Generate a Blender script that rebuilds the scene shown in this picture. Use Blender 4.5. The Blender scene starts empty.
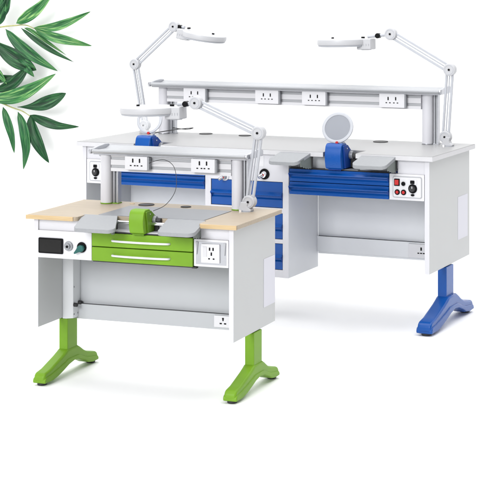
import bpy, bmesh, math, random
from mathutils import Vector, Matrix
random.seed(4)
S = bpy.context.scene
C = S.collection
PI = math.pi

# ------------------------------------------------------------------ materials
def mat(name, col, rough=.45, metal=0., noise=0., nscale=40., stretch=(1,1,1), bump=0., bscale=200., spec=.5, coat=0., alpha=1., trans=0., col2=None, ior=None):
    m = bpy.data.materials.new(name); m.use_nodes = True
    nt = m.node_tree; b = nt.nodes['Principled BSDF']
    b.inputs['Base Color'].default_value = (*col, 1)
    b.inputs['Roughness'].default_value = rough
    b.inputs['Metallic'].default_value = metal
    b.inputs['Specular IOR Level'].default_value = spec
    b.inputs['Coat Weight'].default_value = coat
    b.inputs['Transmission Weight'].default_value = trans
    b.inputs['Alpha'].default_value = alpha
    if ior: b.inputs['IOR'].default_value = ior
    tc = nt.nodes.new('ShaderNodeTexCoord'); mp = nt.nodes.new('ShaderNodeMapping')
    mp.inputs['Scale'].default_value = stretch
    nt.links.new(tc.outputs['Object'], mp.inputs['Vector'])
    n = nt.nodes.new('ShaderNodeTexNoise'); n.inputs['Scale'].default_value = nscale; n.inputs['Detail'].default_value = 5
    nt.links.new(mp.outputs['Vector'], n.inputs['Vector'])
    if noise or col2:
        r = nt.nodes.new('ShaderNodeValToRGB')
        c2 = col2 or tuple(max(0, c*(1-noise)) for c in col)
        r.color_ramp.elements[0].position = .32; r.color_ramp.elements[1].position = .68
        r.color_ramp.elements[0].color = (*c2, 1); r.color_ramp.elements[1].color = (*col, 1)
        nt.links.new(n.outputs['Fac'], r.inputs['Fac']); nt.links.new(r.outputs['Color'], b.inputs['Base Color'])
    rr = nt.nodes.new('ShaderNodeMapRange'); rr.inputs['To Min'].default_value = rough*.85; rr.inputs['To Max'].default_value = min(1, rough*1.15)
    nt.links.new(n.outputs['Fac'], rr.inputs['Value']); nt.links.new(rr.outputs['Result'], b.inputs['Roughness'])
    if bump:
        n2 = nt.nodes.new('ShaderNodeTexNoise'); n2.inputs['Scale'].default_value = bscale
        nt.links.new(mp.outputs['Vector'], n2.inputs['Vector'])
        bp = nt.nodes.new('ShaderNodeBump'); bp.inputs['Strength'].default_value = bump; bp.inputs['Distance'].default_value = .002
        nt.links.new(n2.outputs['Fac'], bp.inputs['Height']); nt.links.new(bp.outputs['Normal'], b.inputs['Normal'])
    return m

M = dict(
 floor=mat('floor_paint', (.93,.93,.93), .9, spec=.1),
 steelwhite=mat('powder_coat_white', (.555,.555,.59), .45, noise=.02, nscale=6, bump=.06, bscale=500),
 white2=mat('white_plastic', (.61,.61,.635), .4, noise=.01, nscale=8),
 innerpanel=mat('powder_coat_grey_shaded', (.42,.435,.455), .5, noise=.03, nscale=5, bump=.05, bscale=500),  # pale grey coat with shade put into its colour, against floor bounce
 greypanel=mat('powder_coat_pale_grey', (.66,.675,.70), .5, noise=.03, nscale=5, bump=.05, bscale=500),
 sidepanel=mat('side_panel_laminate', (.475,.485,.49), .5, noise=.03, nscale=4, bump=.04, bscale=600),
 wood=mat('wood_laminate', (.385,.325,.25), .5, stretch=(1.2,16,16), nscale=7, col2=(.325,.262,.192), bump=.03, bscale=60),
 woodedge=mat('maple_edge_band', (.52,.39,.22), .42, stretch=(1.2,20,20), nscale=8, col2=(.46,.33,.17)),
 greytop=mat('grey_laminate', (.325,.325,.33), .42, noise=.12, nscale=260),
 greyedge=mat('worktop_edge', (.52,.52,.54), .45, noise=.04, nscale=30),
 alu=mat('brushed_aluminium', (.44,.45,.48), .30, metal=.85, stretch=(1,1,40), nscale=30, noise=.08),
 aluline=mat('grooved_aluminium', (.30,.31,.33), .4, metal=.5, stretch=(30,1,1), nscale=30, noise=.15),
 shelfgrey=mat('shelf_grey', (.36,.37,.39), .42, noise=.04, nscale=20),
 steelplate=mat('brushed_steel_plate', (.24,.25,.27), .42, metal=.4, stretch=(2,60,1), nscale=30, noise=.12),
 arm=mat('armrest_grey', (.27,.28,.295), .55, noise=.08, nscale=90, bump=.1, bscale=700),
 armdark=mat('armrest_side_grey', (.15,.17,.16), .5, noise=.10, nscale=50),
 black=mat('black_plastic', (.008,.008,.009), .35, noise=.2, nscale=50, spec=.08),
 rubber=mat('black_rubber', (.018,.018,.02), .6, noise=.3, nscale=60),
 green=mat('green_enamel', (.155,.315,.016), .42, noise=.12, nscale=8, bump=.02, bscale=500, spec=.25),
 greendark=mat('green_enamel_rough', (.10,.22,.008), .5, noise=.15, nscale=30, spec=.25),
 blue=mat('blue_enamel', (.002,.066,.30), .26, noise=.08, nscale=6, bump=.02, bscale=500, spec=.35),
 bluedark=mat('blue_enamel_rough', (.002,.04,.24), .5, noise=.15, nscale=30, spec=.25),
 chrome=mat('chrome', (.8,.8,.82), .12, metal=1.),
 red=mat('red_plastic', (.45,.01,.01), .4),
 teal=mat('teal_plastic', (.0,.09,.08), .4, noise=.2, nscale=40),
 lamp=mat('lamp_white', (.43,.435,.455), .42, noise=.02, nscale=10),
 lampgrey=mat('lamp_grey', (.40,.415,.45), .45, noise=.06, nscale=30),
 lens=mat('shield_glass', (.27,.285,.32), .15, alpha=.9, spec=.6),
 clearlens=mat('clear_shield_glass', (.9,.92,.95), .05, alpha=.14, spec=.6),
 label=mat('pale_vent_sticker', (.60,.60,.66), .6, stretch=(1,60,1), nscale=12, noise=.03),
 screen=mat('dark_screen', (.008,.008,.008), .3, noise=.3, nscale=20, spec=.25),
 stem=mat('stem_yellow_green', (.42,.42,.16), .5, noise=.3, nscale=60),
)
def leafmat(name, a, b, c):
    m = bpy.data.materials.new(name); m.use_nodes = True
    nt = m.node_tree; p = nt.nodes['Principled BSDF']; L = nt.links.new
    uv = nt.nodes.new('ShaderNodeUVMap'); mp = nt.nodes.new('ShaderNodeMapping'); mp.inputs['Scale'].default_value = (1.7, 5.0, 1)
    n = nt.nodes.new('ShaderNodeTexNoise'); n.inputs['Scale'].default_value = 1.6; n.inputs['Detail'].default_value = 6; n.noise_dimensions = '3D'
    oi = nt.nodes.new('ShaderNodeTexCoord')
    add = nt.nodes.new('ShaderNodeVectorMath'); add.operation = 'ADD'
    L(uv.outputs['UV'], mp.inputs['Vector']); L(mp.outputs['Vector'], add.inputs[0]); L(oi.outputs['Object'], add.inputs[1]); L(add.outputs[0], n.inputs['Vector'])
    r = nt.nodes.new('ShaderNodeValToRGB'); e = r.color_ramp.elements
    e[0].position = .36; e[0].color = (*a,1); e[1].position = .66; e[1].color = (*c,1)
    x = e.new(.52); x.color = (*b,1)
    L(n.outputs['Fac'], r.inputs['Fac'])
    # dark midrib down the middle of the blade and fine veins beside it
    sx = nt.nodes.new('ShaderNodeSeparateXYZ'); L(uv.outputs['UV'], sx.inputs[0])
    m1 = nt.nodes.new('ShaderNodeMath'); m1.operation = 'SUBTRACT'; m1.inputs[1].default_value = .5; L(sx.outputs['Y'], m1.inputs[0])
    m2 = nt.nodes.new('ShaderNodeMath'); m2.operation = 'ABSOLUTE'; L(m1.outputs[0], m2.inputs[0])
    m3 = nt.nodes.new('ShaderNodeMapRange'); m3.inputs['From Min'].default_value = .015; m3.inputs['From Max'].default_value = .10; m3.inputs['To Min'].default_value = .45; m3.inputs['To Max'].default_value = 0; L(m2.outputs[0], m3.inputs['Value'])
    mx = nt.nodes.new('ShaderNodeMix'); mx.data_type = 'RGBA'; mx.inputs[7].default_value = (*a, 1)
    L(m3.outputs['Result'], mx.inputs[0]); L(r.outputs['Color'], mx.inputs[6]); L(mx.outputs[2], p.inputs['Base Color'])
    p.inputs['Roughness'].default_value = .4; p.inputs['Specular IOR Level'].default_value = .3
    bp = nt.nodes.new('ShaderNodeBump'); bp.inputs['Strength'].default_value = .25; bp.inputs['Distance'].default_value = .002
    w = nt.nodes.new('ShaderNodeTexWave'); w.inputs['Scale'].default_value = 4; w.bands_direction = 'Y'
    L(uv.outputs['UV'], w.inputs['Vector']); L(w.outputs['Fac'], bp.inputs['Height']); L(bp.outputs['Normal'], p.inputs['Normal'])
    return m
M['leafdark'] = leafmat('leaf_dark', (.003,.030,.010), (.008,.060,.020), (.045,.17,.055))
M['leafmid'] = leafmat('leaf_mid', (.006,.055,.018), (.02,.12,.04), (.11,.29,.09))
M['leaflight'] = leafmat('leaf_light', (.008,.08,.022), (.045,.20,.055), (.30,.50,.18))

# ------------------------------------------------------------------ mesh helpers
class MB:
    def __init__(s): s.bm = bmesh.new()
    def box(s, x0, x1, y0, y1, z0, z1):
        v = [s.bm.verts.new(p) for p in ((x0,y0,z0),(x1,y0,z0),(x1,y1,z0),(x0,y1,z0),(x0,y0,z1),(x1,y0,z1),(x1,y1,z1),(x0,y1,z1))]
        for f in ((0,3,2,1),(4,5,6,7),(0,1,5,4),(1,2,6,5),(2,3,7,6),(3,0,4,7)): s.bm.faces.new([v[i] for i in f])
        return s
    def prism(s, pts, axis, a, b):
        # pts: 2-D outline in the two other axes (order x,y,z without axis); extruded from a to b
        def P(p, t):
            q = list(p); q.insert(axis, t); return q
        A = [s.bm.verts.new(P(p, a)) for p in pts]; B = [s.bm.verts.new(P(p, b)) for p in pts]
        s.bm.faces.new(A); s.bm.faces.new(B[::-1])
        n = len(pts)
        for i in range(n): s.bm.faces.new((A[i], A[(i+1)%n], B[(i+1)%n], B[i]))
        return s
    def cyl(s, p0, p1, r0, r1=None, n=32):
        r1 = r0 if r1 is None else r1
        p0, p1 = Vector(p0), Vector(p1); d = (p1-p0).normalized()
        u = d.orthogonal().normalized(); w = d.cross(u)
        A = []; B = []
        for i in range(n):
            t = 2*PI*i/n; o = u*math.cos(t)+w*math.sin(t)
            A.append(s.bm.verts.new(p0+o*r0)); B.append(s.bm.verts.new(p1+o*r1))
        s.bm.faces.new(A[::-1]); s.bm.faces.new(B)
        for i in range(n): s.bm.faces.new((A[i], A[(i+1)%n], B[(i+1)%n], B[i]))
        return s
    def tube(s, pts, r, n=10, closed=False, smooth=8):
        P = [Vector(p) for p in pts]
        if smooth and len(P) > 2: P = spline(P, smooth, closed)
        m = len(P); rings = []; u = None
        for i, p in enumerate(P):
            a = P[(i-1)%m] if (closed or i) else P[0]; b = P[(i+1)%m] if (closed or i < m-1) else P[-1]
            d = (b-a).normalized()
            if u is None: u = d.orthogonal().normalized()
            u = (u-d*u.dot(d)).normalized(); w = d.cross(u)
            rad = r[i*len(r)//m] if isinstance(r, (list,tuple)) else r
            rings.append([s.bm.verts.new(p+(u*math.cos(2*PI*k/n)+w*math.sin(2*PI*k/n))*rad) for k in range(n)])
        for i in range(m if closed else m-1):
            A, B = rings[i], rings[(i+1)%m]
            for k in range(n): s.bm.faces.new((A[k], A[(k+1)%n], B[(k+1)%n], B[k]))
        if not closed: s.bm.faces.new(rings[0][::-1]); s.bm.faces.new(rings[-1])
        return s
    def ering(s, c, X, Y, a, b, w, h, n=56, k=12):
        # ring round an ellipse (a along X, b along Y), cross-section w wide and h tall
        c, X, Y = Vector(c), Vector(X).normalized(), Vector(Y).normalized(); N = X.cross(Y); R = []
        for i in range(n):
            t = 2*PI*i/n; o = X*math.cos(t)*a+Y*math.sin(t)*b; d = (X*math.cos(t)/a+Y*math.sin(t)/b).normalized(); ring = []
            for j in range(k):
                q = 2*PI*j/k; cc = math.copysign(abs(math.cos(q))**.6, math.cos(q)); ss = math.copysign(abs(math.sin(q))**.6, math.sin(q))
                ring.append(s.bm.verts.new(c+o+d*(cc*w/2)+N*(ss*h/2)))
            R.append(ring)
        for i in range(n):
            A, B = R[i], R[(i+1)%n]
            for j in range(k): s.bm.faces.new((A[j], A[(j+1)%k], B[(j+1)%k], B[j]))
        return s
    def disc(s, c, X, Y, a, b, h, n=56):
        c, X, Y = Vector(c), Vector(X).normalized(), Vector(Y).normalized(); N = X.cross(Y)
        A = [s.bm.verts.new(c+X*math.cos(2*PI*i/n)*a+Y*math.sin(2*PI*i/n)*b-N*h/2) for i in range(n)]
        B = [s.bm.verts.new(v.co+N*h) for v in A]
        s.bm.faces.new(A[::-1]); s.bm.faces.new(B)
        for i in range(n): s.bm.faces.new((A[i], A[(i+1)%n], B[(i+1)%n], B[i]))
        return s
    def build(s, name, m, parent=None, bevel=0., seg=2, smooth=True, label=None):
        bmesh.ops.recalc_face_normals(s.bm, faces=s.bm.faces)
        me = bpy.data.meshes.new(name); s.bm.to_mesh(me); s.bm.free()
        o = bpy.data.objects.new(name, me); C.objects.link(o)
        me.materials.append(M[m] if isinstance(m, str) else m)
        if smooth:
            for p in me.polygons: p.use_smooth = True
            try: me.set_sharp_from_angle(angle=math.radians(38))
            except Exception: pass
        if bevel:
            b = o.modifiers.new('bevel', 'BEVEL'); b.width = bevel; b.segments = seg; b.limit_method = 'ANGLE'; b.angle_limit = math.radians(35); b.harden_normals = True
        if parent: o.parent = parent
        if label: o['label'] = label
        return o
def spline(P, k, closed=False):
    out = []; n = len(P)
    for i in range(n if closed else n-1):
        g = (lambda j: P[j % n]) if closed else (lambda j: P[min(max(j,0),n-1)])
        a, b, c, d = g(i-1), g(i), g(i+1), g(i+2)
        for q in range(k):
            t = q/k
            out.append(.5*((2*b)+(c-a)*t+(2*a-5*b+4*c-d)*t*t+(3*b-a-3*c+d)*t**3))
    if not closed: out.append(P[-1])
    return out
def box(*a): return MB().box(*a)
def thing(name, label, cat, loc, rz=0, group=None):
    o = bpy.data.objects.new(name, None); C.objects.link(o); o.empty_display_size = .1
    o.location = loc; o.rotation_euler = (0,0,rz); o['label'] = label; o['category'] = cat
    if group: o['group'] = group
    return o
def rounded(x0, x1, z0, z1, r, n=6):
    pts = []
    for cx, cz, a0 in ((x1-r, z1-r, 0), (x0+r, z1-r, 90), (x0+r, z0+r, 180), (x1-r, z0+r, 270)):
        for i in range(n+1):
            a = math.radians(a0+90*i/n); pts.append((cx+r*math.cos(a), cz+r*math.sin(a)))
    return pts

# ------------------------------------------------------------------ shared desk parts
def leg(par, x, w, yc0, yc1, y0, y1, ztop, m, hk=1., fw=1., sx=0.):
    """square column on a long arched foot"""
    L = MB().box(x-w/2, x+w/2, yc0, yc1, .10*hk, ztop).build('leg', m, par, .004, 2)
    Y = lambda t: y0+(y1-y0)*t
    ta, tb = (yc0-y0)/(y1-y0), (yc1-y0)/(y1-y0)
    top = [(0,.042),(.010,.058),(.035,.066),(.12,.074),(.22,.092),(.33,.112),(ta-.03,.128),(ta,.136),(tb,.136),(tb+.05,.122),(tb+.12,.098),(tb+.20,.078),(.96,.062),(.985,.056),(1.,.040)]
    bot = [(1.,.014),(.90,.012),(.82,.020),(.74,.040),(.64,.060),(.54,.066),(.44,.056),(.34,.038),(.24,.022),(.15,.013),(0,.013)]
    # wide upper skin and a slightly wider lower lip, as on the casting
    f = MB().prism([(Y(t), z*hk if z > .02 else z) for t, z in top+bot], 0, x+sx-w*.62*fw, x+sx+w*.62*fw).build('foot', m, L, .012, 4)
    MB().prism([(Y(t), z*hk) for t, z in [(a, b*.66) for a, b in top]]+[(Y(t), max(.012, z*hk*1.02)) for t, z in bot], 0, x+sx-w*.71*fw, x+sx+w*.71*fw).build('foot_lip', m, L, .006, 2)
    for t in (.055, .955):
        MB().cyl((x+sx, Y(t), 0), (x+sx, Y(t), .016), .024*hk).build('glide', 'rubber', L, .003)
    return L
def socket(par, x0, x1, z0, z1, y, pins=2, lab=None):
    """white mains socket module, face at y, with dark pin slots; a grey end cap on its right"""
    s = MB().prism(rounded(x0, x1, z0, z1, .004), 1, y-.016, y+.012).build('socket', 'white2', par, .002, 2)
    k = (x1-x0); cz = (z0+z1)/2
    cap = box(x1, x1+.007, y-.012, y+.012, z0+.002, z1-.002).build('end_cap', 'aluline', s)
    sl = MB()
    n = pins
    for i in range(n):
        cx = x0+k*(.36+.30*i)
        sl.box(cx-.0035, cx+.0035, y-.0172, y-.0155, cz+.003, cz+.017)
        sl.prism([(cx-.004,cz+.0165),(cx+.004,cz+.0165),(cx+.0025,cz+.0225),(cx-.0025,cz+.0225)], 1, y-.0172, y-.0155)
        for sx in (-1,1): sl.box(cx+sx*.011-.0045, cx+sx*.011+.0045, y-.0172, y-.0155, cz-.014, cz-.009)
    sl.build('pin_slots', 'black', s)
    return s
def rail(par, x0, x1, z0, z1, y):
    """grooved aluminium mounting rail"""
    h = z1-z0; g = [(z0+h*.20, z0+h*.37), (z0+h*.68, z0+h*.85)]
    pts = [(y,z0)]
    for a, b in g: pts += [(y,a),(y+.006,a),(y+.006,b),(y,b)]
    pts += [(y,z1),(y+.022,z1),(y+.022,z0)]
    r = MB().prism(pts, 0, x0, x1).build('socket_rail', 'white2', par)
    for a, b in g: box(x0+.001, x1-.001, y+.0035, y+.0058, a+.0005, b-.0005).build('groove', 'shelfgrey', r)
    return r
def shelf(par, x0, x1, y0, y1, z, t):
    """shallow tray on the posts: front nose, sunken top, raised back lip, curved end caps"""
    pts = [(y0,z-t*.75),(y0-.004,z-t*.4),(y0,z-t*.08),(y0+.012,z),(y0+.03,z-.003),(y0+.06,z-.007),(y1-.05,z-.007),(y1-.02,z+.001),(y1-.008,z+.006),(y1,z+.003),(y1,z-t),(y0+.01,z-t)]
    s = MB().prism(pts, 0, x0+.014, x1-.014).build('shelf', 'shelfgrey', par, .0015, 2)
    cp = [(y0-.004,z-t-.001),(y0-.008,z-t*.4),(y0-.003,z+.003),(y0+.03,z+.004),(y0+(y1-y0)*.35,z+.010),(y1-.05,z+.016),(y1-.01,z+.014),(y1+.004,z+.002),(y1+.002,z-t-.001)]
    MB().prism(cp, 0, x0, x0+.0145).build('end_cap', 'alu', s, .004, 3)
    MB().prism(cp, 0, x1-.0145, x1).build('end_cap', 'alu', s, .004, 3)
    box(x0+.0145, x1-.0145, y0+.018, y1-.01, z-t-.006, z-t-.0002).build('underside', 'alu', s)
    return s
def post(par, x0, x1, y, z0, z1, xr0, xr1, ring):
    """round-faced white column with a slotted aluminium upright beside it"""
    r = (x1-x0)/2; cx = (x0+x1)/2
    pts = []
    for i in range(25):
        a = PI+PI*i/24; pts.append((cx+r*math.cos(a), y+r*.9*math.sin(a)))
    pts += [(x1, y+.03), (x0, y+.03)]
    p = MB().prism(pts, 2, z0, z1).build('post', 'steelwhite', par, .001)
    MB().prism([(cx+(a-cx)*1.05, y+(b-y)*1.06) for a, b in pts], 2, z0+.0006, z0+.006).build('base_ring', ring, p, .001)
    u = MB()
    w = xr1-xr0; yy = y+.004
    u.prism([(xr0,yy),(xr0+w*.28,yy),(xr0+w*.28,yy+.012),(xr0+w*.72,yy+.012),(xr0+w*.72,yy),(xr1,yy),(xr1,yy+.034),(xr0,yy+.034)], 2, z0, z1)
    q = u.build('slotted_upright', 'alu', p)
    box(xr0+w*.29, xr0+w*.71, yy+.009, yy+.0118, z0+.006, z1-.001).build('slot', 'aluline', q)
    box(x1+.001, xr0-.0003, y+.012, y+.03, z0, z1-.001).build('joint_strip', 'aluline', p)
    box(xr0-.002, xr1+.002, yy-.004, yy+.038, z0+.0006, z0+.005).build('base_ring', ring, p)
    return p
def armrest(par, x0, x1, H, yf, yb, x0f, x1f, s=1., zf=.034, tilt=.013):
    """padded hand rest sloping down to the user, with a scalloped bracket under each side"""
    b = bmesh.new(); n = 7
    # top outline: back straight, front corners rounded
    out = [(x0,yb),(x1,yb)]
    for i in range(n+1):
        a = math.radians(90*i/n); r = .03*s; out.append((x1f-r+r*math.cos(a), yf+r-r*math.sin(a)))
    for i in range(n+1):
        a = math.radians(90*i/n); r = .03*s; out.append((x0f+r-r*math.sin(a), yf+r-r*math.cos(a)))
    L = yb-yf
    zt = lambda y: H+.001-zf*s*max(0,(yb-y)/L)**1.2
    T = [b.verts.new((x,y,zt(y))) for x,y in out]; Bt = [b.verts.new((x,y,zt(y)-tilt*s-.004)) for x,y in out]
    b.faces.new(T); b.faces.new(Bt[::-1]); m = len(out)
    for i in range(m): b.faces.new((T[i],T[(i+1)%m],Bt[(i+1)%m],Bt[i]))
    bmesh.ops.triangulate(b, faces=[f for f in b.faces if len(f.verts) > 4])
    q = MB(); q.bm.free(); q.bm = b
    A = q.build('armrest', 'arm', par, .004, 3)
    # side bracket with scalloped lower edge
    for xs, xf in ((x1, x1f),):
        sgn = 1 if xs == x1 else -1
        pts = [(yb-.002, zt(yb)-.006), (yf+.03*s, zt(yf+.03*s)-.008), (yf+.035*s, zt(yf)-.026*s)]
        N = 9
        for i in range(N):
            t = i/(N-1); y = yf+.04*s+(L-.05*s)*t; z = zt(yf)-.026*s-.016*s*math.sin(t*PI*.55)+(.005*s if i % 2 else 0)
            pts.append((y, z))
        pts.append((yb-.002, zt(yb)-.060*s))
        v = bmesh.new()
        def X(y): t = (y-yf)/L; return (xf+(xs-xf)*t)-sgn*.004
        Aa = [v.verts.new((X(y), y, z)) for y, z in pts]; Bb = [v.verts.new((X(y)-sgn*.004, y, z)) for y, z in pts]
        v.faces.new(Aa); v.faces.new(Bb[::-1]); k = len(pts)
        for i in range(k): v.faces.new((Aa[i],Aa[(i+1)%k],Bb[(i+1)%k],Bb[i]))
        q = MB(); q.bm.free(); q.bm = v
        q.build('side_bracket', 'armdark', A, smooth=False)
    box(x1-.004, x1+.003, yb-.012, yb-.004, zt(yb)-.075*s, zt(yb)-.01).build('hinge_pin', 'rubber', A)
    return A
def collector(par, x0, x1, y0, y1, z0, z1, m, md):
    """dust suction head: bulging front hood, sloping back, dark outlet and clamp knob on its right"""
    h = z1-z0; d = y1-y0
    pts = [(y0+d*.04,z0)]
    for i in range(11):
        t = i/10; pts.append((y0-d*.10*math.sin(PI*(t*.8+.1)), z0+h*(.06+.84*t)))
    pts += [(y0+d*.03,z1-h*.03),(y0+d*.09,z1),(y0+d*.38,z1),(y0+d*.72,z0+h*.70),(y1,z0+h*.48),(y1,z0)]
    c = MB().prism(pts, 0, x0, x1).build('dust_collector', m, par, .003, 3)
    w = x1-x0
    MB().prism([(a+d*.03, z0+(b-z0)*.93) for a, b in pts if b > z0+h*.1 and a > y0+d*.02]+[(y1-d*.02,z0+.002),(y0+d*.2,z0+.002)], 0, x1+.0003, x1+w*.10).build('side_plate', md, c, .002)
    k = x1+w*.10
    MB().cyl((k,y0+d*.58,z0+h*.52),(k+w*.22,y0+d*.58,z0+h*.52),h*.16).build('outlet','aluline',c,.002)
    MB().cyl((k+w*.22,y0+d*.60,z0+h*.48),(k+w*.52,y0+d*.60,z0+h*.48),h*.13,h*.11).build('clamp_knob','rubber',c,.003)
    box(k,k+w*.30,y0+d*.62,y0+d*.98,z0+.002,z0+h*.40).build('motor_block','rubber',c,.003)
    box(x0+w*.14,x1-w*.06,y0+d*.02,y0+d*.06,z0-.006,z0+.0005).build('hood_lip',md,c,.001)
    for i in range(2):
        MB().cyl((x1+w*.10,y0+d*(.30+.3*i),z0+h*(.80-.12*i)),(x1+w*.14,y0+d*(.30+.3*i),z0+h*(.80-.12*i)),h*.028).build('screw','chrome',c)
    return c
def shield(par, c, r, tiltx, lens, foot, ry=1., knobs=1):
    """round splash shield on a bent stalk"""
    X = Vector((.97,.0,.0)); Y = Vector((0, math.sin(tiltx), math.cos(tiltx)))
    c = Vector(c)
    s = MB().ering(c, X, Y, r, r*ry, r*.22, .010).build('splash_shield', 'lampgrey', par)
    MB().disc(c, X, Y, r*.94, r*.94*ry, .003).build('glass', lens, s)
    b = c-Y*r*ry
    MB().tube([b+Vector((r*.25,0,.004)), (b+Vector(foot))/2+Vector((r*.36,.0,0)), Vector(foot)], .0055).build('stalk', 'lampgrey', s)
    MB().cyl(b+Vector((r*.12,-.012,-.004)), b+Vector((r*.12,.008,-.004)), .008).build('pivot_knob', 'red', s, .001)
    return s

# ------------------------------------------------------------------ desks
def steel_box_front(par, x0, x1, z0, z1, y, m='white2'):
    p = MB().prism(rounded(x0, x1, z0, z1, .003), 1, y-.004, y+.03).build('control_panel', m, par, .0015)
    return p
def grommet(par, x, y, H, rx):
    g = MB().disc((x,y,H+.0012), (1,0,0), (0,1,0), rx, rx, .0024).build('cable_grommet', 'black', par, .001)
    MB().ering((x,y,H+.0022), (1,0,0), (0,1,0), rx*.97, rx*.97, .004, .003).build('rim', 'rubber', g)
    return g

# ---------- green bench
gH = .80
G = thing('lab_bench', 'smaller single workbench in front with wood top, two green drawers and green legs', 'workbench', (-1.6021, 7.1667, 0), -.3281, 'dental technician workbenches')
W, D, e, ZB = 1.0589, .5314, .025, .2756
NX0, NX1, ND = .262, .872, .088
# worktop with the notch for the work tray
r = .018
outl = [(0,0)]
outl = [(.006,0),(NX0-r,0)]+[(NX0-r+r*math.sin(a), r-r*math.cos(a)) for a in (.4,.8,1.2,PI/2)]+[(NX0,ND),(NX1,ND)]+[(NX1+r-r*math.cos(a), r-r*math.sin(a)) for a in (0,.4,.8,1.2,PI/2)]+[(W-.006,0),(W,.006),(W,D),(0,D),(0,.006)]
top = MB().prism(outl, 2, gH-.020, gH).build('worktop', 'wood', G, .0025, 3)
eb = MB()
eb.prism([(x,z) for x, z in rounded(-.004+.0045, NX0-r, 0, 1, .0)] if False else [(-.0035,gH-.0205),(NX0-r,gH-.0205),(NX0-r,gH-.0005),(-.0035,gH-.0005)], 1, -.0042, -.0002)
eb.build('edge_band', 'woodedge', top, .0025, 3)
MB().prism([(NX1+r*.6,gH-.0205),(W+.0005,gH-.0205),(W+.0005,gH-.0005),(NX1+r*.6,gH-.0005)], 1, -.0042, -.0002).build('edge_band', 'woodedge', top, .002, 3)
MB().prism([(.325,.0885),(NX1-.012,.0885),(NX1-.012,.392),(.325,.392)], 2, gH+.0002, gH+.0022).build('steel_plate', 'steelplate', top, .0008)
grommet(top, .385, .452, gH, .038); grommet(top, .597, .448, gH, .024)
MB().disc((.30,.47,gH+.001), (1,0,0), (0,1,0), .012, .012, .002).build('hole_cover', 'woodedge', top)
for x in (e, W-e-.022):
    box(x, x+.022, e, D-e, ZB, gH-.0205).build('side_panel', 'sidepanel', G, .0015)
for x in (e, W-e-.022):
    box(x-.0002, x+.0222, e-.0022, e-.0002, ZB+.0005, gH-.021).build('front_edge', 'steelwhite', G, .0008)
BY = .33
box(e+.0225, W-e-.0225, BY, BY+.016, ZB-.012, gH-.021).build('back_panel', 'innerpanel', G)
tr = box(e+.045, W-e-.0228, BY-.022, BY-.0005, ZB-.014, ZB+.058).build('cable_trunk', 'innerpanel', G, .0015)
ln = MB(); ln.tube([(.10+.0875*i, BY-.0215, ZB+.0605+random.uniform(-.0008,.0008)) for i in range(11)], .0016).build('trunk_gap_line', 'rubber', tr)  # thin dark tube added to draw the gap along the trunk's top edge
ts = MB().prism(rounded(.812, .900, ZB-.002, ZB+.052, .003), 1, BY-.030, BY-.0222).build('trunk_socket', 'white2', tr, .001)
sl = MB(); cx, cz = .858, ZB+.026
sl.box(cx-.003,cx+.003,BY-.0312,BY-.0298,cz+.002,cz+.016).box(cx-.0045,cx+.0045,BY-.0312,BY-.0298,cz+.010,cz+.017)
for sx in (-1,1): sl.box(cx+sx*.011-.006,cx+sx*.011+.005,BY-.0312,BY-.0298,cz-.013,cz-.007)
sl.build('pin_slots', 'black', ts)
# leg housings inside the side panels
for sx in (0, 1):
    X = lambda v: v if not sx else W-v
    hs = MB().prism([(X(e+.0225),.243),(X(.066),.243),(X(.094),.262),(X(.094),.329),(X(e+.0225),.329)], 2, ZB-.004, gH-.022).build('leg_housing', 'greypanel', G, .002)
    for (yy, zz) in ((.262,.335),(.305,.338)):
        MB().cyl((X(.0942),yy+.008,zz),(X(.112),yy+.008,zz),.0095).build('adjuster_knob', 'rubber', hs, .002)
    for (yy, zz) in ((.270,.29),(.305,.29),(.27,.42)):
        MB().cyl((X(.0942),yy,zz),(X(.0958),yy,zz),.004).build('screw', 'aluline', hs)
    L = leg(G, X(.047), .046, .25, .345, .030, .538, ZB-.0045, 'green', .92, 1.04)
    L['label'] = 'green column leg with arched foot'
# fascia and work tray
box(e+.0225, NX0+.03, e+.006, e+.018, .728, gH-.021).build('fascia', 'steelwhite', G)
box(NX1, W-e-.0225, e+.006, e+.018, .728, gH-.021).build('fascia', 'steelwhite', G)
tray = MB().box(NX0+.032, NX1-.002, e+.004, ND+.03, .737, .741).box(NX0+.032, NX1-.002, ND+.006, ND+.012, .7412, gH-.021).build('work_tray', 'steelwhite', G)
MB().cyl((NX0+.03,.058,.778),(NX1-.001,.058,.778),.0075).build('tray_rail', 'chrome', G)
box(.325, .845, e-.002, e+.03, .7325, .7365).build('drawer_shadow_strip', 'rubber', G)  # black strip standing in for the shadow gap above the drawers
# drawers
for z0, z1 in ((.6685,.7305), (.6015,.6645)):
    d = box(.329, .836, e-.006, e+.26, z0, z1).build('drawer', 'green', G, .0022)
    zc = z0+.031
    hp = [(.437,e-.0055,zc-.001),(.445,e-.020,zc-.0005),(.50,e-.0265,zc-.001),(.58,e-.029,zc-.001),(.66,e-.0265,zc-.001),(.715,e-.020,zc-.0005),(.723,e-.0055,zc-.001)]
    MB().tube(hp, .0048).build('handle', 'white2', d)
box(.332, .833, e, e+.25, .5965, .6005).build('drawer_stop', 'rubber', G)
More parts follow.
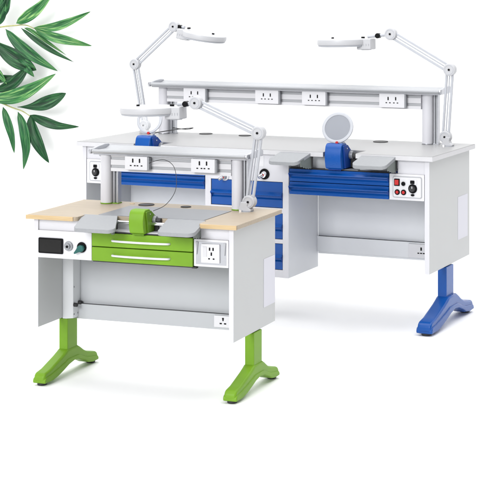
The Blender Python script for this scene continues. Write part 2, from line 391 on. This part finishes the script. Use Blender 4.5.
# control panel, left
p = steel_box_front(G, .047, .327, .601, .7275, e)
sc = MB().prism(rounded(.052, .181, .622, .694, .006), 1, e-.010, e-.0042).build('display', 'black', p, .002)
MB().prism(rounded(.060, .173, .629, .687, .003), 1, e-.0112, e-.0101).build('screen', 'screen', sc)
k = MB().cyl((.209,e-.0042,.6605),(.209,e-.012,.6605),.0235,.021).build('air_coupling', 'aluline', p, .002)
MB().cyl((.209,e-.0121,.6605),(.209,e-.020,.6605),.012).build('ring', 'aluline', k, .002)
MB().cyl((.209,e-.0201,.6605),(.209,e-.024,.6605),.006).build('tip', 'black', k, .001)
k = MB().cyl((.277,e-.0042,.659),(.277,e-.009,.659),.0245).build('valve', 'black', p, .002)
lv = MB().prism([(.258,.652),(.244,.634),(.249,.629),(.268,.638),(.287,.641),(.296,.655),(.292,.668),(.277,.672),(.265,.666)], 1, e-.026, e-.0095).build('lever', 'teal', k, .003, 3)
# socket panel, right
p = MB().prism(rounded(.842, 1.010, .606, .7275, .004), 1, e-.004, e+.03).build('socket_panel', 'white2', G, .0015)
bz = MB().prism([(.852,.616),(1.000,.616),(1.000,.7175),(.852,.7175)], 1, e-.0052, e-.0041).build('bezel', 'alu', p)
MB().prism([(.853,.716),(.864,.716),(.858,.660)], 1, e-.010, e-.0053).build('fin', 'shelfgrey', bz)
MB().prism([(.988,.716),(.999,.716),(.994,.660)], 1, e-.010, e-.0053).build('fin', 'shelfgrey', bz)
pl = MB().prism(rounded(.880, .970, .625, .709, .003), 1, e-.012, e-.0053).build('socket', 'white2', p, .0015)
sl = MB(); yy0, yy1 = e-.0130, e-.0119
for dx in (-.0075,.0095): sl.box(.930+dx-.0035,.930+dx+.0035,yy0,yy1,.680,.694)
sl.box(.9275,.9345,yy0,yy1,.658,.673)
for dx in (-.010,.012): sl.box(.930+dx-.0042,.930+dx+.0042,yy0,yy1,.641,.647)
sl.build('pin_slots', 'black', pl)
sw = box(.889, .909, e-.0140, e-.0122, .652, .697).build('switch', 'greyedge', pl, .001)
box(.830, .852, e-.002, e+.02, .5945, .6010).build('latch', 'rubber', G)
# vent patch on outer side
v = box(W-e+.0002, W-e+.0014, .365, .500, .365, .590).build('vent_patch', 'label', G)
# posts, rail, shelf
post(G, .147, .204, .44, gH, 1.046, .210, .236, 'green')
post(G, .842, .894, .44, gH, 1.046, .899, .921, 'green')
rail(G, .206, .8418, .960, 1.043, .428)
socket(G, .298, .418, .974, 1.039, .412); socket(G, .648, .772, .974, 1.039, .412)
shelf(G, .108, .944, .389, .575, 1.066, .020)
# hand rests, dust head
armrest(G, .248, .424, gH, -.105, .088, .296, .500, 1., .034)
armrest(G, .680, .868, gH, -.105, .088, .715, .895, 1., .030)
gc = collector(G, .534, .606, .0, .135, .738, .846, 'green', 'greendark')
MB().tube([(.600,.10,.83),(.655,.12,.86),(.665,.2,.92),(.60,.32,1.0),(.52,.38,1.03),(.44,.40,1.015),(.415,.408,1.0)], .0014, smooth=10).build('cord', 'rubber', G)

# ---------- blue bench
bH = .9529
B = thing('lab_bench', 'larger double workbench behind with pale grey top, blue drawers and blue legs', 'workbench', (-1.7248, 9.0194, 0), -.3838, 'dental technician workbenches')
W, D, ZB = 2.2015, .7234, .3216
NB = [(.384,.560),(1.570,1.762)]; ol = [(0,0)]
for a, b in NB: ol += [(a,0),(a,.15),(b,.15),(b,0)]
top = MB().prism(ol+[(W,0),(W,D),(0,D)], 2, bH-.026, bH).build('worktop', 'greytop', B, .002)
for a, b in ((-.001,.384),(.560,1.570),(1.762,W+.001)): box(a, b, -.0025, -.0002, bH-.027, bH-.003).build('edge_band', 'greyedge', top, .0008)
box(W+.0002, W+.0022, -.001, D, bH-.027, bH-.003).build('edge_band', 'greyedge', top, .0008)
grommet(top, .490, .672, bH, .040); grommet(top, .762, .66, bH, .037); grommet(top, 1.660, .62, bH, .043)
for x in (e, W-e-.026): box(x, x+.026, e, D-e, ZB, bH-.0265).build('side_panel', 'sidepanel', B, .0015)
for x in (e, W-e-.026): box(x-.0002, x+.0262, e-.0022, e-.0002, ZB+.0005, bH-.027).build('front_edge', 'steelwhite', B, .0008)
BY = .425
for x0, x1 in ((e+.0265, .832), (1.3523, W-e-.0265)):
    box(x0, x1, BY, BY+.016, ZB-.002, bH-.027).build('back_panel', 'greypanel', B)
    tr = box(x0, x1-.0005, BY-.018, BY-.0005, ZB+.012, ZB+.100).build('cable_trunk', 'greypanel', B, .0015)
    MB().tube([(x0+.01+(x1-x0-.02)*i/12, BY-.0175, ZB+.1025+random.uniform(-.0008,.0008)) for i in range(13)], .0016).build('trunk_gap_line', 'rubber', tr)  # dark tube drawn in place of the gap above this trunk
ts = MB().prism(rounded(1.915, 2.035, ZB+.015, ZB+.092, .003), 1, BY-.026, BY-.0182).build('trunk_socket', 'white2', tr, .001)
sl = MB(); cx, cz = 1.992, ZB+.055
sl.box(cx-.0045,cx+.0045,BY-.0272,BY-.0258,cz+.002,cz+.020)
for sx in (-1,0,1): sl.box(cx+sx*.016-.006,cx+sx*.016+.005,BY-.0272,BY-.0258,cz-.016,cz-.010)
sl.build('pin_slots', 'black', ts)
for sx in (0, 1):
    X = lambda v: v if not sx else W-v
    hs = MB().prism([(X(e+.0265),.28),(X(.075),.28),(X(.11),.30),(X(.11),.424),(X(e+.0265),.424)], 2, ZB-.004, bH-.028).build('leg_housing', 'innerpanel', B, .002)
    for zz in (.40,.83):
        MB().cyl((X(.1102),.34,zz),(X(.122),.34,zz),.009).build('adjuster_knob', 'rubber', hs, .002)
    L = leg(B, X(.046), .052, .285, .405, -.018, .690, ZB-.0045, 'blue', 1.15, 1.24, .006)
# pedestal
PX0, PX1, PZ = .834, 1.352, .244
ped = MB()
ped.box(PX0, PX0+.012, e, .424, PZ, bH-.027).box(PX1-.012, PX1, e, .424, PZ, bH-.027).box(PX0+.0121, PX1-.0121, e+.002, .423, PZ, PZ+.012).box(PX0+.0121, PX1-.0121, .40, .423, PZ+.0125, bH-.027)
ped = ped.build('pedestal', 'greypanel', B, .0015)
fr = MB()
rows = ((.773,.629), (.600,.457), (.433,.288))
fr.box(PX0, .8695, e-.003, e-.0003, PZ, bH-.027).box(1.3165, PX1, e-.003, e-.0003, PZ, bH-.027)
fr.box(.8697, 1.3163, e-.003, e+.012, rows[0][0]+.001, bH-.027)
for a, b in ((rows[0][1], rows[1][0]), (rows[1][1], rows[2][0]), (rows[2][1], PZ)): fr.box(.8697, 1.3163, e-.003, e+.012, b+.001, a-.001)
fr = fr.build('pedestal_frame', 'steelwhite', ped)
box(.90, 1.20, e-.0045, e-.0032, .856, .918).build('blank_plate', 'white2', ped)
def blue_drawer(par, x0, x1, z0, z1, y, k=1.):
    h = z1-z0
    pr = [(0,1),(0,.80),(-.005,.74),(-.016,.66),(-.017,.60),(-.013,.575),(.008,.56),(.009,.44),(.004,.30),(0,.24),(0,0)] if k == 1 else [(0,1),(0,.60),(-.006,.57),(-.018,.52),(-.019,.475),(-.014,.46),(.006,.45),(.007,.36),(0,.30),(0,0)]
    pts = [(y+a, z0+h*b) for a, b in pr]+[(y+.03,z0),(y+.03,z1)]
    d = MB().prism(pts, 0, x0, x1).build('drawer', 'blue', par)
    yy = [(y+a-(.001 if a<=0 else .0), z0+h*b) for a, b in pr[2:8]]
    for xs in (x0, x1-.004):
        MB().prism([(y-.020 if k!=1 else y-.018, z0+h*(.62 if k==1 else .49)), (y-.001, z0+h*(.66 if k==1 else .52)), (y-.001, z0+h*.28),(y-.008,z0+h*.40)], 0, xs+.0001, xs+.0042).build('pull_end', 'bluedark', d)
    return d
for z1, z0 in rows: blue_drawer(ped, .8725, 1.3135, z0+.002, z1-.002, e+.000, 2)
for x0, x1 in ((.263, .829), (1.358, 1.945)):
    blue_drawer(B, x0, x1, .7835, .8505, e-.004); blue_drawer(B, x0, x1, .7115, .7795, e-.004)
    box(x0+.004, x1-.004, e+.028, e+.24, .7135, .8485).build('drawer_box', 'bluedark', B)
    box(x0+.001, x1-.001, e+.003, e+.024, .8520, .8560).build('drawer_shadow_strip', 'rubber', B)  # shadow gap over the drawers, made as a black strip
    na, nb = (.384,.560) if x0 < 1 else (1.570,1.762)
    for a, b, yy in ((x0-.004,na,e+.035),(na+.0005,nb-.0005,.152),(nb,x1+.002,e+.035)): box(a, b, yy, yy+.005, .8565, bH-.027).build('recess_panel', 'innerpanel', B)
    box(na, nb, .03, .151, .8565, .8590).build('recess_floor', 'aluline', B)
# nozzles in the pedestal header
for x, z, rr, open_ in ((1.206, .814, .030, True), (.960, .790, .024, False)):
    nz = MB().cyl((x,e-.0032,z),(x,e-.010,z),rr).build('air_socket', 'black' if open_ else 'white2', ped, .002)
    MB().cyl((x,e-.0102,z),(x,e-.030,z-.005),rr*.62,rr*.5).build('ring', 'chrome' if open_ else 'aluline', nz, .002)
    MB().cyl((x-.004,e-.028,z-.004),(x-.019,e-.046,z-.014),rr*.40,rr*.34).build('nozzle', 'alu', nz, .002)
    MB().cyl((x+.002,e-.0303,z-.004),(x+.002,e-.034,z-.004),rr*.18).build('pin', 'red', nz)
# control panels: the right one in full; the left one mirrored in size
def controls(px0, px1, left):
    p = steel_box_front(B, px0, px1, .711, .8505, e)
    bz = MB().prism(rounded(px0+.020, px1-.012, .724, .839, .010), 1, e-.0075, e-.0042).build('bezel', 'shelfgrey', p, .001)
    MB().prism(rounded(px0+.025, px1-.017, .729, .834, .007), 1, e-.0088, e-.0076).build('plate', 'white2', bz)
    y = e-.0089
    xk = px1-.063 if not left else px0+.063
    MB().prism(rounded(xk-.024, xk+.024, .797, .826, .005), 1, y-.003, y).build('dial_scale', 'white2', bz)
    MB().prism(rounded(xk-.013, xk+.011, .802, .820, .003), 1, y-.006, y-.0031).build('display', 'black', bz)
    k = MB().cyl((xk,y,.776),(xk,y-.004,.776),.025).build('knob', 'black', bz, .001)
    MB().cyl((xk,y-.0041,.776),(xk,y-.020,.776),.017,.015).build('grip', 'rubber', k, .002)
    box(xk+.001, xk+.004, y-.0212, y-.0202, .778, .790).build('pointer', 'white2', k)
    MB().disc((xk,y-.003,.742), (1,0,0), (0,0,1), .010, .006, .006).build('socket', 'black', bz)
    if left: xs = xk+.07
    else: xs = px0+.046
    sw = MB().prism(rounded(xs-.016, xs+.016, .787, .826, .003), 1, y-.004, y).build('switch', 'black', bz, .001)
    MB().prism([(xs-.011,.793),(xs+.011,.793),(xs+.011,.820),(xs-.011,.820)], 1, y-.008, y-.0041).build('rocker', 'red', sw, .001)
    MB().cyl((xs+.037,y,.800),(xs+.037,y-.007,.800),.0115).build('fuse_cap', 'black', bz, .002)
    for i in range(2):
        b = MB().cyl((xs+.002+.036*i,y,.754),(xs+.002+.036*i,y-.004,.754),.0150).build('button_ring', 'black', bz, .001)
        MB().cyl((xs+.002+.036*i,y-.0041,.754),(xs+.002+.036*i,y-.008,.754),.0085).build('button', 'red', b, .002)
controls(1.949, 2.148, False); controls(.056, .257, True)
for x0, x1 in ((.052, .262), (1.995, 2.149)): box(x0, x1, e+.004, e+.016, .8510, bH-.027).build('fascia', 'steelwhite', B)
box(W-e+.0002, W-e+.0014, .49, .66, .436, .676).build('vent_patch', 'label', B)
# posts, rail, shelf, sockets
post(B, .205, .270, .60, bH, 1.246, .284, .312, 'alu')
post(B, 1.925, 1.988, .60, bH, 1.246, 1.992, 2.020, 'alu')
rail(B, .272, 1.9245, 1.152, 1.247, .578)
for a, b in ((.405,.553), (.888,1.040), (1.193,1.345), (1.681,1.836)): socket(B, a, b, 1.160, 1.239, .560)
shelf(B, .172, 2.066, .525, .70, 1.269, .024)
# hand rests
armrest(B, 1.318, 1.500, bH-.004, -.125, .020, 1.290, 1.475, 1.1, .042)
armrest(B, 1.800, 1.995, bH-.004, -.125, .020, 1.785, 1.985, 1.1, .042)
armrest(B, .230, .392, bH-.004, -.125, .020, .215, .375, 1.1, .042)
armrest(B, .665, .855, bH-.004, -.125, .020, .650, .838, 1.1, .042)
collector(B, 1.586, 1.680, -.002, .16, .862, 1.000, 'blue', 'bluedark')
collector(B, .400, .494, -.002, .16, .862, 1.000, 'blue', 'bluedark')
shield(B, (1.630, .06, 1.082), .083, .34, 'lens', (1.660,.06,.998), .95)
shield(B, (.452, .06, 1.086), .074, .30, 'clearlens', (.470,.06,.998), .97)
MB().tube([(.47,.07,1.010),(.53,.20,1.020),(.52,.45,1.01),(.40,.59,.985),(.30,.60,.99)], .0026).build('cord', 'rubber', B)

# ------------------------------------------------------------------ magnifier lamps (things of their own)
def lamp(label, desk, base, j1, j2, head_c, hx, foot, tilt, block_side, yoff, H, sc=1., head_dir=None):
    """parallel-arm magnifier lamp built in its desk's frame; the Empty stands at the clamp"""
    T = thing('magnifier_lamp', label, 'lamp', desk.matrix_local @ Vector(foot), desk.rotation_euler.z, 'jointed magnifier lamps')
    F = Vector(foot)
    v = lambda p: Vector(p)-F
    b, j1, j2 = v(base), v(j1), v(j2)
    # clamp foot
    f = foot; k = MB()
    z = b.z
    k.prism([(-.030,.001),(.030,.001),(.032,.010),(.016,.020),(.012,z*.6),(.020,z),(-.022,z),(-.026,z*.55),(-.034,.016)], 1, -.024, .018)
    cl = k.build('clamp', 'lamp', T, .004, 3)
    MB().cyl((-.018,-.026,.004),(-.018,-.034,.004),.006).build('screw','chrome',cl)
    MB().cyl((0,-.004,-.0),(0,-.004,.0015),.034).build('base_pad','lampgrey',cl)
    R = .034*sc
    def joint(p, rr, nm='joint'):
        j = MB().cyl(p+Vector((0,-.020,0)), p+Vector((0,.020,0)), rr).build(nm, 'lamp', T, .005, 3)
        MB().cyl(p+Vector((0,-.0245,0)), p+Vector((0,-.0202,0)), rr*.17).build('pin', 'black', j)
        MB().ering(p+Vector((0,-.0205,0)), (1,0,0), (0,0,1), rr*.72, rr*.72, .003, .002).build('ring', 'lampgrey', j)
    joint(b, R); joint(j1, R*1.03); joint(j2, R*1.02)
    def arm(p, q):
        d = (q-p).normalized(); n = Vector((-d.z,0,d.x)); g = .017*sc
        for s_ in (-1,1):
            a, c = p+n*g*s_+d*R*.7, q+n*g*s_-d*R*.7
            w = n*.0062*sc; t = Vector((0,.007,0)); m = MB()
            vs = [m.bm.verts.new(x) for x in (a-w-t,a+w-t,a+w+t,a-w+t,c-w-t,c+w-t,c+w+t,c-w+t)]
            for fc in ((0,3,2,1),(4,5,6,7),(0,1,5,4),(1,2,6,5),(2,3,7,6),(3,0,4,7)): m.bm.faces.new([vs[i] for i in fc])
            m.build('arm_bar', 'lampgrey', T, .002)
        m = MB(); m.tube([p+d*R, q-d*R], .0035, smooth=0); m.build('spring', 'lampgrey', T)
    arm(b, j1); arm(j1, j2)
    # head: oval lamp ring seen edge-on, control block at the arm end, dark swivel
    c = v(head_c); s_ = block_side
    X = Vector((math.cos(tilt),0,math.sin(tilt))); Y = Vector((0,1,0)); N = X.cross(Y)
    N = Vector((-math.sin(tilt),0,math.cos(tilt)))
    hd = MB().ering(c, X, Y, hx-.03, .105*sc, .062, H).build('lamp_head', 'lamp', T)
    MB().ering(c-N*H*.46, X, Y, hx-.030, .105*sc, .050, H*.30).build('lower_band', 'lampgrey', hd)
    MB().disc(c-N*H*.05, X, Y, hx-.055, .080*sc, .012).build('lens', 'lens', hd)
    MB().disc(c+N*H*.30, X, Y, hx-.05, .085*sc, H*.32).build('lid', 'lamp', hd, .006, 3)
    e0 = c+X*s_*(hx-.005)
    m = MB(); dx = X*.043*sc; dz = N*(H*.5+.010); dy = Y*.042
    q = e0-N*.012
    vs = [m.bm.verts.new(x) for x in (q-dx-dy-dz,q+dx-dy-dz,q+dx+dy-dz,q-dx+dy-dz,q-dx-dy+dz,q+dx-dy+dz,q+dx+dy+dz,q-dx+dy+dz)]
    for fc in ((0,3,2,1),(4,5,6,7),(0,1,5,4),(1,2,6,5),(2,3,7,6),(3,0,4,7)): m.bm.faces.new([vs[i] for i in fc])
    bl = m.build('ballast_box', 'lamp', hd, .006, 3)
    MB().disc(q-dz+N*-.001, X, Y, .030, .030, .004).build('grille', 'lampgrey', bl)
    g = MB()
    for i in range(5):
        a = q-dy*1.012-dx*.7+dx*1.4*i/4-N*(H*.1); g.tube([a-N*.006, a+N*.006], .0016, smooth=0, n=6)
    g.build('vent_slots', 'shelfgrey', bl)
    MB().cyl(c-X*s_*(hx*.42)+N*H*.46, c-X*s_*(hx*.42)+N*(H*.46+.008), .008).build('screw', 'black', hd)
    tp = q+dz+X*s_*.01
    MB().tube([j2+(tp-j2).normalized()*R*.8, (j2+tp)/2+Vector((0,0,.004)), tp+N*.010], .009*sc).build('swivel', 'lampgrey', T)
    MB().cyl((j2*.45+tp*.55)+Vector((0,-.018,.004)), (j2*.45+tp*.55)+Vector((0,.018,.004)), .015*sc).build('swivel_knob', 'black', T, .003)
    MB().cyl(tp+Vector((-s_*.03,0,.000)), tp+Vector((-s_*.03,0,.010)), .011).build('head_knob', 'black', hd, .002)
    return T
bpy.context.view_layer.update()
lamp('white magnifier lamp on right end of the larger bench, head reaching left', B, (2.084,.55,1.005), (2.110,.55,1.385), (1.753,.55,1.582), (1.452,.55,1.532), .152, (2.100,.55,bH), .02, 1, 0, .044, 1.02)
lamp('white magnifier lamp at left end of the larger bench, topmost head leaning right', B, (.135,.55,1.005), (.067,.55,1.378), (.340,.55,1.611), (.545,.55,1.556), .135, (.140,.55,bH), -.16, -1, 0, .042, .96)
lamp('white magnifier lamp clamped to the wood worktop with low level head', G, (.940,.42,.846), (.987,.42,1.170), (.665,.42,1.303), (.418,.42,1.262), .145, (.925,.42,gH), .02, 1, 0, .040, .92)

# ------------------------------------------------------------------ leafy branches in front of the backdrop
LY = 10.38; K = 1547.3/LY
def lp(u, v, dy=0): return Vector(((u-372.54)/K, LY+dy, 1.8583-(v+14.17)/K))
def leaf_mesh(bm, uvl, pts, w, mi, blunt=.0, fold=.7):
    P = spline([lp(u, v, dy) for u, v, dy in pts], 9)
    n = len(P); rows = []
    ph = random.random()*6; amp = .0018
    for i, p in enumerate(P):
        t = i/(n-1)
        a, b = P[max(0,i-1)], P[min(n-1,i+1)]
        d = (b-a).normalized(); side = Vector((0,1,0)).cross(d).normalized()
        prof = (math.sin(PI*min(1,t**(.86+.75*blunt)))**1.0*(1 if t > .12 else (.35+.65*t/.12)) if t < 1 else .02)
        hw = w/K/2*max(.02, prof)*(1 if t<.999 else .1)
        row = []
        for s_ in (-1,-.5,0,.5,1):
            y = fold*abs(s_)*hw*-1 + amp*math.sin(ph+t*9+s_*2)
            row.append((bm.verts.new(p+side*hw*s_+Vector((0,y,0))), t, s_*.5+.5))
        rows.append(row)
    for i in range(n-1):
        for j in range(4):
            q = [rows[i][j], rows[i][j+1], rows[i+1][j+1], rows[i+1][j]]
            f = bm.faces.new([x[0] for x in q]); f.material_index = mi; f.smooth = True
            for l, x in zip(f.loops, q): l[uvl].uv = (x[1], x[2])
def branch(label, stem, leaves, base):
    T = thing('leafy_branch', label, 'branch', lp(*base), 0, 'leafy green branches')
    o0 = lp(*base)
    MB().tube([lp(*p)-o0 for p in stem], [.0075,.006,.005,.0045,.004,.003], n=8).build('stem', 'stem', T)
    for pts, w, mi, bl in leaves:
        bm = bmesh.new(); uvl = bm.loops.layers.uv.new('UVMap')
        leaf_mesh(bm, uvl, pts, w, 0, bl)
        bmesh.ops.translate(bm, verts=bm.verts, vec=-o0)
        me = bpy.data.meshes.new('leaf'); bm.to_mesh(me); bm.free()
        me.materials.append(M[('leafdark','leafmid','leaflight')[mi]])
        o = bpy.data.objects.new('leaf', me); C.objects.link(o); o.parent = T
        s = o.modifiers.new('thick', 'SOLIDIFY'); s.thickness = .0012
branch('upper leafy branch with long narrow green leaves fanning to the right', [(-60,40,.05),(-30,33,.02),(0,27.2,0),(15,25.5,0),(26,25.2,0),(34,28.5,0)], [
 ([(16,23.5,0),(28,17,-.02),(42,6,-.03),(58,-14,-.03)], 11.5, 2, 0),
 ([(33,28,0),(54,27,-.02),(72,21,-.03),(91,11.5,-.02)], 9, 2, 0),
 ([(34,28.5,0),(52,36,-.02),(72,41,-.03),(92,45.8,-.01)], 9.5, 2, 0),
 ([(21,28,0),(36,39,-.02),(54,51,-.03),(74,62,-.01)], 5.5, 0, 0),
 ([(24,28,.01),(32,31,0),(48,42,-.01),(66,55,0)], 4, 2, 0),
 ([(5.5,29,0),(20,44,-.02),(38,58,-.03),(58,71,-.01)], 11.5, 1, 0),
 ([(-3,25,0),(4,12,-.02),(8,4,-.03),(12,-14,-.02)], 10, 0, 0),
 ([(-6,26,0),(1,19,-.01),(4,8,-.02),(4,-8,-.02)], 9, 1, 0),
 ([(-8,22,0),(-3,10,-.01),(1,0,-.02),(3,-14,-.02)], 8, 1, 0)], (-60,40,.05))
branch('dark broad-leaved sprig at the left edge between the two longer branches', [(-60,50,.06),(-40,48,.05),(-25,50,.04),(-14,52,.03),(-10,60,.02),(-8,70,.02)], [
 ([(-14,36,.01),(2,48,-.01),(20,60,-.02),(37,70,-.02)], 17, 0, .8),
 ([(14,55,.005),(24,60,-.03),(31,64,-.035),(36.5,68,-.03)], 6, 1, 0),
 ([(20,62,.005),(27,67,-.03),(31,71,-.035),(35,76.5,-.03)], 7, 1, 0),
 ([(-14,94,.02),(6,87,.0),(18,79,-.005),(29,66,-.005)], 12, 0, .4),
 ([(-12,60,.01),(-4,69,-.01),(2,76,-.02),(7.5,84,-.02)], 7, 2, 0),
 ([(-14,80,.02),(-2,79,.0),(6,78,0),(16,76,0)], 8, 0, 0)], (-60,50,.06))
branch('lower leafy branch with broad pointed leaves hanging beside the larger bench', [(-60,84,.05),(-30,92,.02),(0,102.5,0),(12,107.5,0),(22,111,0),(30,116,0)], [
 ([(-14,98,0),(12,97,-.01),(34,88,-.03),(56.5,73.5,-.02)], 14.5, 2, 0),
 ([(17.5,107,0),(34,106,-.02),(50,101.5,-.03),(66.5,93,-.01)], 13.5, 0, .9),
 ([(30,115,0),(44,120,-.03),(60,125,-.04),(79.5,126.5,-.02)], 9.5, 0, 0),
 ([(30,115,.01),(34,130,-.02),(42,147,-.04),(50,162.5,-.03)], 12.5, 0, 0),
 ([(18,112,0),(25,127,-.03),(28,148,-.04),(24,169.5,-.02)], 10, 1, 0),
 ([(3,107,0),(8,119,-.02),(13,135,-.03),(15,153,-.02)], 8, 1, 0)], (-60,84,.05))

# ------------------------------------------------------------------ setting: white floor sweeping into a white backdrop
f = MB(); f.bm.faces.new([f.bm.verts.new(p) for p in ((-14,-4,0),(14,-4,0),(14,10.1,0),(-14,10.1,0))])
f = f.build('floor', 'floor', None, smooth=False); f['kind'] = 'structure'
pr = [(10.1,0)]+[(10.1+.4*math.sin(a*PI/24), .4-.4*math.cos(a*PI/24)) for a in range(1,13)]+[(10.5,6.5)]
bm = bmesh.new(); A = [bm.verts.new((-14,y,z)) for y, z in pr]; Bv = [bm.verts.new((14,y,z)) for y, z in pr]
for i in range(len(pr)-1): bm.faces.new((A[i],Bv[i],Bv[i+1],A[i+1]))
q = MB(); q.bm.free(); q.bm = bm
q = q.build('backdrop', 'floor', None); q['kind'] = 'structure'

# ------------------------------------------------------------------ light: white studio surround plus two softboxes
w = bpy.data.worlds.new('World'); S.world = w; w.use_nodes = True
bg = w.node_tree.nodes['Background']; bg.inputs[0].default_value = (1,1,1,1); bg.inputs[1].default_value = .46
def area(name, loc, to, size, power, col=(1,1,1)):
    l = bpy.data.lights.new(name, 'AREA'); l.shape = 'RECTANGLE'; l.size, l.size_y = size; l.energy = power; l.color = col
    o = bpy.data.objects.new(name, l); C.objects.link(o); o.location = loc
    o.rotation_euler = (Vector(to)-Vector(loc)).to_track_quat('-Z','Y').to_euler(); return o
area('key_softbox', (-7.5, -5.0, 6.0), (-.4, 8.6, .6), (6.0, 5.0), 1750)
area('overhead_softbox', (-.3, 7.6, 5.2), (-.3, 8.4, 0), (8., 6.), 390)

cam = bpy.data.cameras.new('camera'); co = bpy.data.objects.new('camera', cam); C.objects.link(co)
co.location = (0, 0, 1.8583); co.rotation_euler = (PI/2, 0, 0)
cam.sensor_width = 36; cam.lens = 1547.3/500*36; cam.shift_x = (250-372.54)/500; cam.shift_y = (-14.17-250)/500
cam.clip_end = 200; cam.clip_start = .1
S.camera = co
S.render.engine = 'CYCLES'
S.cycles.transparent_max_bounces = 12; S.cycles.max_bounces = 10; S.cycles.diffuse_bounces = 6
S.view_settings.view_transform = 'Standard'; S.view_settings.look = 'None'; S.view_settings.exposure = 0; S.view_settings.gamma = 1
